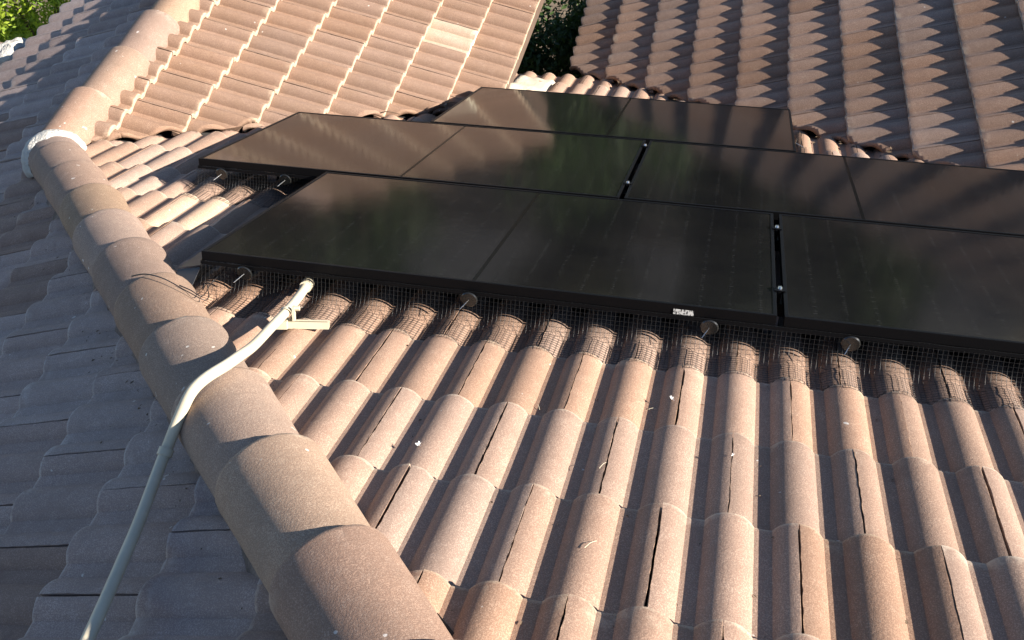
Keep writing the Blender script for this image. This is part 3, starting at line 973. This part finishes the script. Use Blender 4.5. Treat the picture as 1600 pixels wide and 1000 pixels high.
def fluff(u, v, s, label):
    o0 = onA(u, v, 0.004); V, F = [], []
    rnd = random.Random(int(u * 1000))
    for k in range(14):
        d = Vector((rnd.uniform(-1, 1), rnd.uniform(-1, 1), rnd.uniform(0, 1))).normalized() * s * rnd.uniform(0.4, 1)
        p = Vector((rnd.uniform(-1, 1), rnd.uniform(-1, 1), 0)) * s * 0.3
        w = d.orthogonal().normalized() * s * 0.16
        b = len(V); V += [p - w, p + w, p + d + w * 0.3, p + d - w * 0.3]; F.append((b, b + 1, b + 2, b + 3))
    o = mesh_obj('feather_tuft', V, F, MAT['feather'], None); o.location = o0
    tag(o, label, 'feather')
fluff(1.475, -0.345, 0.010, 'white feather tuft caught on a tile joint below the sticker')
fluff(0.93, -0.73, 0.012, 'white tuft stuck at a tile corner beside the hip')
fluff(1.63, -0.60, 0.006, 'tiny white tuft on a tile below the round clip')
# twigs caught along the far panel edge
for q, (u, v, w) in enumerate([(O3 - 0.05, 2.68, 0.10), (O3 - 0.30, 2.32, 0.08)]):
    stick('twig', [PA(u - w, v + 0.02, -0.055), PA(u - w * 0.4, v, -0.04), PA(u + w * 0.4, v + 0.01, -0.05)], 0.003, MAT['twig'], ['dry twig poking out at the left of the back panel', 'dry twig behind the middle panel row'][q], 'twig')
lf = mesh_obj('fallen_leaf', [(-0.03, 0, 0), (0, -0.018, 0.006), (0.035, 0, 0.012), (0, 0.018, 0.006), (0, 0, 0.016)], [(0, 1, 4), (1, 2, 4), (2, 3, 4), (3, 0, 4)], MAT['yellow'])
lf.location = PA(1.53, 2.99, -0.055); tag(lf, 'small yellow leaf behind the back panel', 'leaf')

def litter():
    rnd = random.Random(77); V, F = [], []
    def flake(p, nrm, s):
        t = nrm.orthogonal().normalized(); t = Matrix.Rotation(rnd.uniform(0, 6.28), 3, nrm) @ t; w = nrm.cross(t); b = len(V)
        V.extend([p - t * s, p + w * s * rnd.uniform(0.2, 0.6) + nrm * s * rnd.uniform(0.1, 0.5), p + t * s * rnd.uniform(0.7, 1.4), p - w * s * rnd.uniform(0.2, 0.6)])
        F.append((b, b + 1, b + 2, b + 3))
    for _ in range(150):                      # grit and leaf bits in the channels of the main slope
        k = rnd.randint(-3, 18); u = 1.085 + CR + P0 / 2 + P0 * k - P0 * 4 + rnd.uniform(-1, 1) * 0.02; v = rnd.uniform(-1.6, -0.1)
        q = PA(u, v, 0) 
        if (q - hip_p).dot(flat(hip_d)) * (1 if (Vector((3, 1, 0)) - hip_p).dot(flat(hip_d)) > 0 else -1) < 0.12: continue
        flake(onA(u, v, 0.003), nA, rnd.uniform(0.002, 0.0065))
    for _ in range(160):                      # against the caps on the shaded slope
        t = rnd.uniform(-2.0, 1.8); sd_ = -(0.15 + abs(rnd.gauss(0, 0.05))); a = hip_d.cross(UP).normalized()
        q = hip_p + hip_d * t + a * sd_; z = (OD - nD.x * q.x) / nD.z + 0.004
        flake(Vector((q.x, q.y, z)), nD, rnd.uniform(0.002, 0.007))
    for _ in range(160):                      # along the right-hand valley
        t = rnd.uniform(-2.6, 0.3); q = ac_p + ac_d * (t1 - 2.2 + t + 1.5) + flat(ac_d) * rnd.gauss(0, 0.05)
        flake(q + UP * rnd.uniform(-0.01, 0.03), UP, rnd.uniform(0.006, 0.018))
    o = mesh_obj('leaf_litter', V, F, MAT['litter']); tag(o, 'dry leaf bits and grit caught in the roof channels', 'litter', kind='stuff')
litter()
# ------------------------------------------------------------------ ground
V = [(-400, -400, GROUND), (400, -400, GROUND), (400, 400, GROUND), (-400, 400, GROUND)]
g = mesh_obj('ground', V, [(0, 1, 2, 3)], MAT['ground']); tag(g, 'dry garden soil around the house', kind='structure')

# ------------------------------------------------------------------ trees and shrubs
def foliage(name, base, blobs, n, size, mat, label, cat, group=None, trunk=0.12, seed=1, limbs=4):
    """blobs: list of (centre, radii); leaves scattered through the outer part of every blob"""
    rnd = random.Random(seed)
    root = empty(name, base); B = Vector(base)
    V, F = [], []
    vol = [b[1][0] * b[1][1] + b[1][2] for b in blobs]; tot = sum(vol)
    for (c, r), vv in zip(blobs, vol):
        c = Vector(c) - B
        ncl = max(6, int(n * vv / tot / 14))
        for _ in range(ncl):
            d = Vector((rnd.gauss(0, 1), rnd.gauss(0, 1), rnd.gauss(0, 1))).normalized()
            f = rnd.uniform(0.45, 1.08)
            cc = c + Vector((d.x * r[0], d.y * r[1], d.z * r[2])) * f
            cs = size * rnd.uniform(1.2, 2.6)
            for _k in range(14):
                p = cc + Vector((rnd.gauss(0, 1), rnd.gauss(0, 1), rnd.gauss(0, 0.8))) * cs
                nrm = (d * 0.7 + Vector((rnd.gauss(0, 1), rnd.gauss(0, 1), rnd.gauss(0, 1) + 0.5))).normalized()
                t = nrm.orthogonal().normalized(); t = Matrix.Rotation(rnd.uniform(0, 6.28), 3, nrm) @ t
                w = nrm.cross(t); s = size * rnd.uniform(0.6, 1.25)
                b = len(V)
                V += [p - t * s, p + w * s * 0.42 + nrm * s * 0.1, p + t * s, p - w * s * 0.42 + nrm * s * 0.1]
                F.append((b, b + 1, b + 2, b + 3))
    mesh_obj('crown', V, F, mat, root)
    V, F = [], []
    top = max((Vector(b[0]) - B).z for b in blobs)
    v_, f_ = tube_data([Vector((0, 0, 0)), Vector((0.05, 0, top * 0.4)), Vector((0, 0.04, top * 0.9))], [trunk, trunk * 0.75, trunk * 0.4], 8, True, 0); V += v_; F += f_
    for (c, r) in blobs[:limbs]:
        c = Vector(c) - B
        v_, f_ = tube_data([Vector((0.03, 0, top * 0.35)), c * 0.5 + Vector((0, 0, top * 0.3)), c], [trunk * 0.5, trunk * 0.3, trunk * 0.12], 6, True, len(V)); V += v_; F += f_
    mesh_obj('trunk', V, F, MAT['bark'], root, smooth=60)
    tag(root, label, cat, group); return root

def blob_set(c, R, H, k, seed):
    rnd = random.Random(seed); out = []
    for i in range(k):
        an = rnd.uniform(0, 6.28); q = rnd.uniform(0, 0.7) * R
        rr = R * rnd.uniform(0.35, 0.6)
        out.append(((c[0] + q * cos(an), c[1] + q * sin(an), c[2] + rnd.uniform(-0.5, 0.5) * H), (rr, rr, rr * 0.8)))
    return out
# bright shrubs beyond the dark slope's eave
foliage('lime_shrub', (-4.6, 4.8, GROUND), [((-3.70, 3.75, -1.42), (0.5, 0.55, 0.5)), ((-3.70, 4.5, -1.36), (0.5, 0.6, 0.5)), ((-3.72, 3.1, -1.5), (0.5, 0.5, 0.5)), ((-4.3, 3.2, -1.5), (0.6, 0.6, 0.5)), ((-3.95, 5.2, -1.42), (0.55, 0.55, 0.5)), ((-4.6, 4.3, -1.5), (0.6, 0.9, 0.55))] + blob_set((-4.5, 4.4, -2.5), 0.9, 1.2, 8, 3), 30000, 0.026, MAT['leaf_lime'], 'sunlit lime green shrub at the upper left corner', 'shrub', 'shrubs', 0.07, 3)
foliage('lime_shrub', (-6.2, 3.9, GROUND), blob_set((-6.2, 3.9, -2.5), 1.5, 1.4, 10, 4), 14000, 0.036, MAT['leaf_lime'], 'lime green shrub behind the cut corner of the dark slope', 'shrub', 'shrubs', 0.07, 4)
# shaded shrubs in the gap between the two wings
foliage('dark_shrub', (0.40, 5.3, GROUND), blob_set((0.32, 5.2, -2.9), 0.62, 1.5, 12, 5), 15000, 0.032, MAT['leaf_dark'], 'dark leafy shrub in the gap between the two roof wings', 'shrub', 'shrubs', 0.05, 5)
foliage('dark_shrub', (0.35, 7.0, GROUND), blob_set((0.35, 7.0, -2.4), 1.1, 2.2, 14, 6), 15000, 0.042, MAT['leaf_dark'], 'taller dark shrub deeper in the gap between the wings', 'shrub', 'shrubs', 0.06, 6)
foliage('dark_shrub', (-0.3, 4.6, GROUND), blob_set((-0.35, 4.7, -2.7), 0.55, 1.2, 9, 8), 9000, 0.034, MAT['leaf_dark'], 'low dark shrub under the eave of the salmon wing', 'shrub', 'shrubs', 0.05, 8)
# garden trees beyond the house, mirrored in the panels
tr = [(-7.5, 12.5, 1.8, 2.6, 'leaf_olive'), (-3.6, 11.0, 0.6, 1.3, 'leaf_dark'), (-0.6, 12.5, 0.9, 1.1, 'leaf_olive'), (3.4, 11.2, 1.2, 1.2, 'leaf_dark'), (8.8, 13.0, 1.4, 2.6, 'leaf_olive'), (-11.5, 17.0, 2.0, 3.2, 'leaf_dark'), (13.5, 16.0, 2.0, 3.0, 'leaf_dark'), (1.6, 12.6, 0.8, 0.9, 'leaf_dark'), (-5.6, 13.0, 1.0, 1.1, 'leaf_olive')]
names = ['olive tree at the far left of the garden', 'dark tree behind the salmon wing', 'olive tree straight behind the gap between the wings', 'dark tree behind the upper right wing', 'olive tree far right behind the upper right wing', 'dark tree at the far left back', 'dark tree at the far right back', 'slim dark tree right of the gap between the wings', 'slim olive tree behind the ridge']
for k, (x, y, z, R, mt) in enumerate(tr):
    foliage('garden_tree', (x, y, GROUND), blob_set((x, y, z - 1.8), R, 3.6, 12, 20 + k), 5200, 0.10, MAT[mt], names[k], 'tree', 'garden trees behind the house', 0.16, 30 + k)

# ------------------------------------------------------------------ neighbouring house beyond the trees
nb = empty('neighbour_house', (0, 17, GROUND))
bm = bmesh.new(); box(bm, (-7, 0, 0), (7, 7, 3.4)); mesh_obj('wall', None, None, MAT['stucco'], nb, bm=bm)
V = [(-7.5, -0.5, 3.3), (7.5, -0.5, 3.3), (7.5, 3.5, 5.0), (-7.5, 3.5, 5.0), (7.5, 7.5, 3.3), (-7.5, 7.5, 3.3)]
mesh_obj('roof', V, [(0, 1, 2, 3), (3, 2, 4, 5)], MAT['slate'], nb)
for k in range(4):
    x = -5.6 + 3.4 * k
    bm = bmesh.new(); box(bm, (x, -0.03, 1.0), (x + 1.1, 0.05, 2.3)); w_ = mesh_obj('window', None, None, MAT['metal_black'], nb, bm=bm)
    bm = bmesh.new(); box(bm, (x - 0.06, -0.05, 0.92), (x + 1.16, -0.032, 1.0)); mesh_obj('sill', None, None, MAT['mortar_cream'], w_, bm=bm)
tag(nb, 'low stucco house beyond the garden trees, behind the wings', 'house')
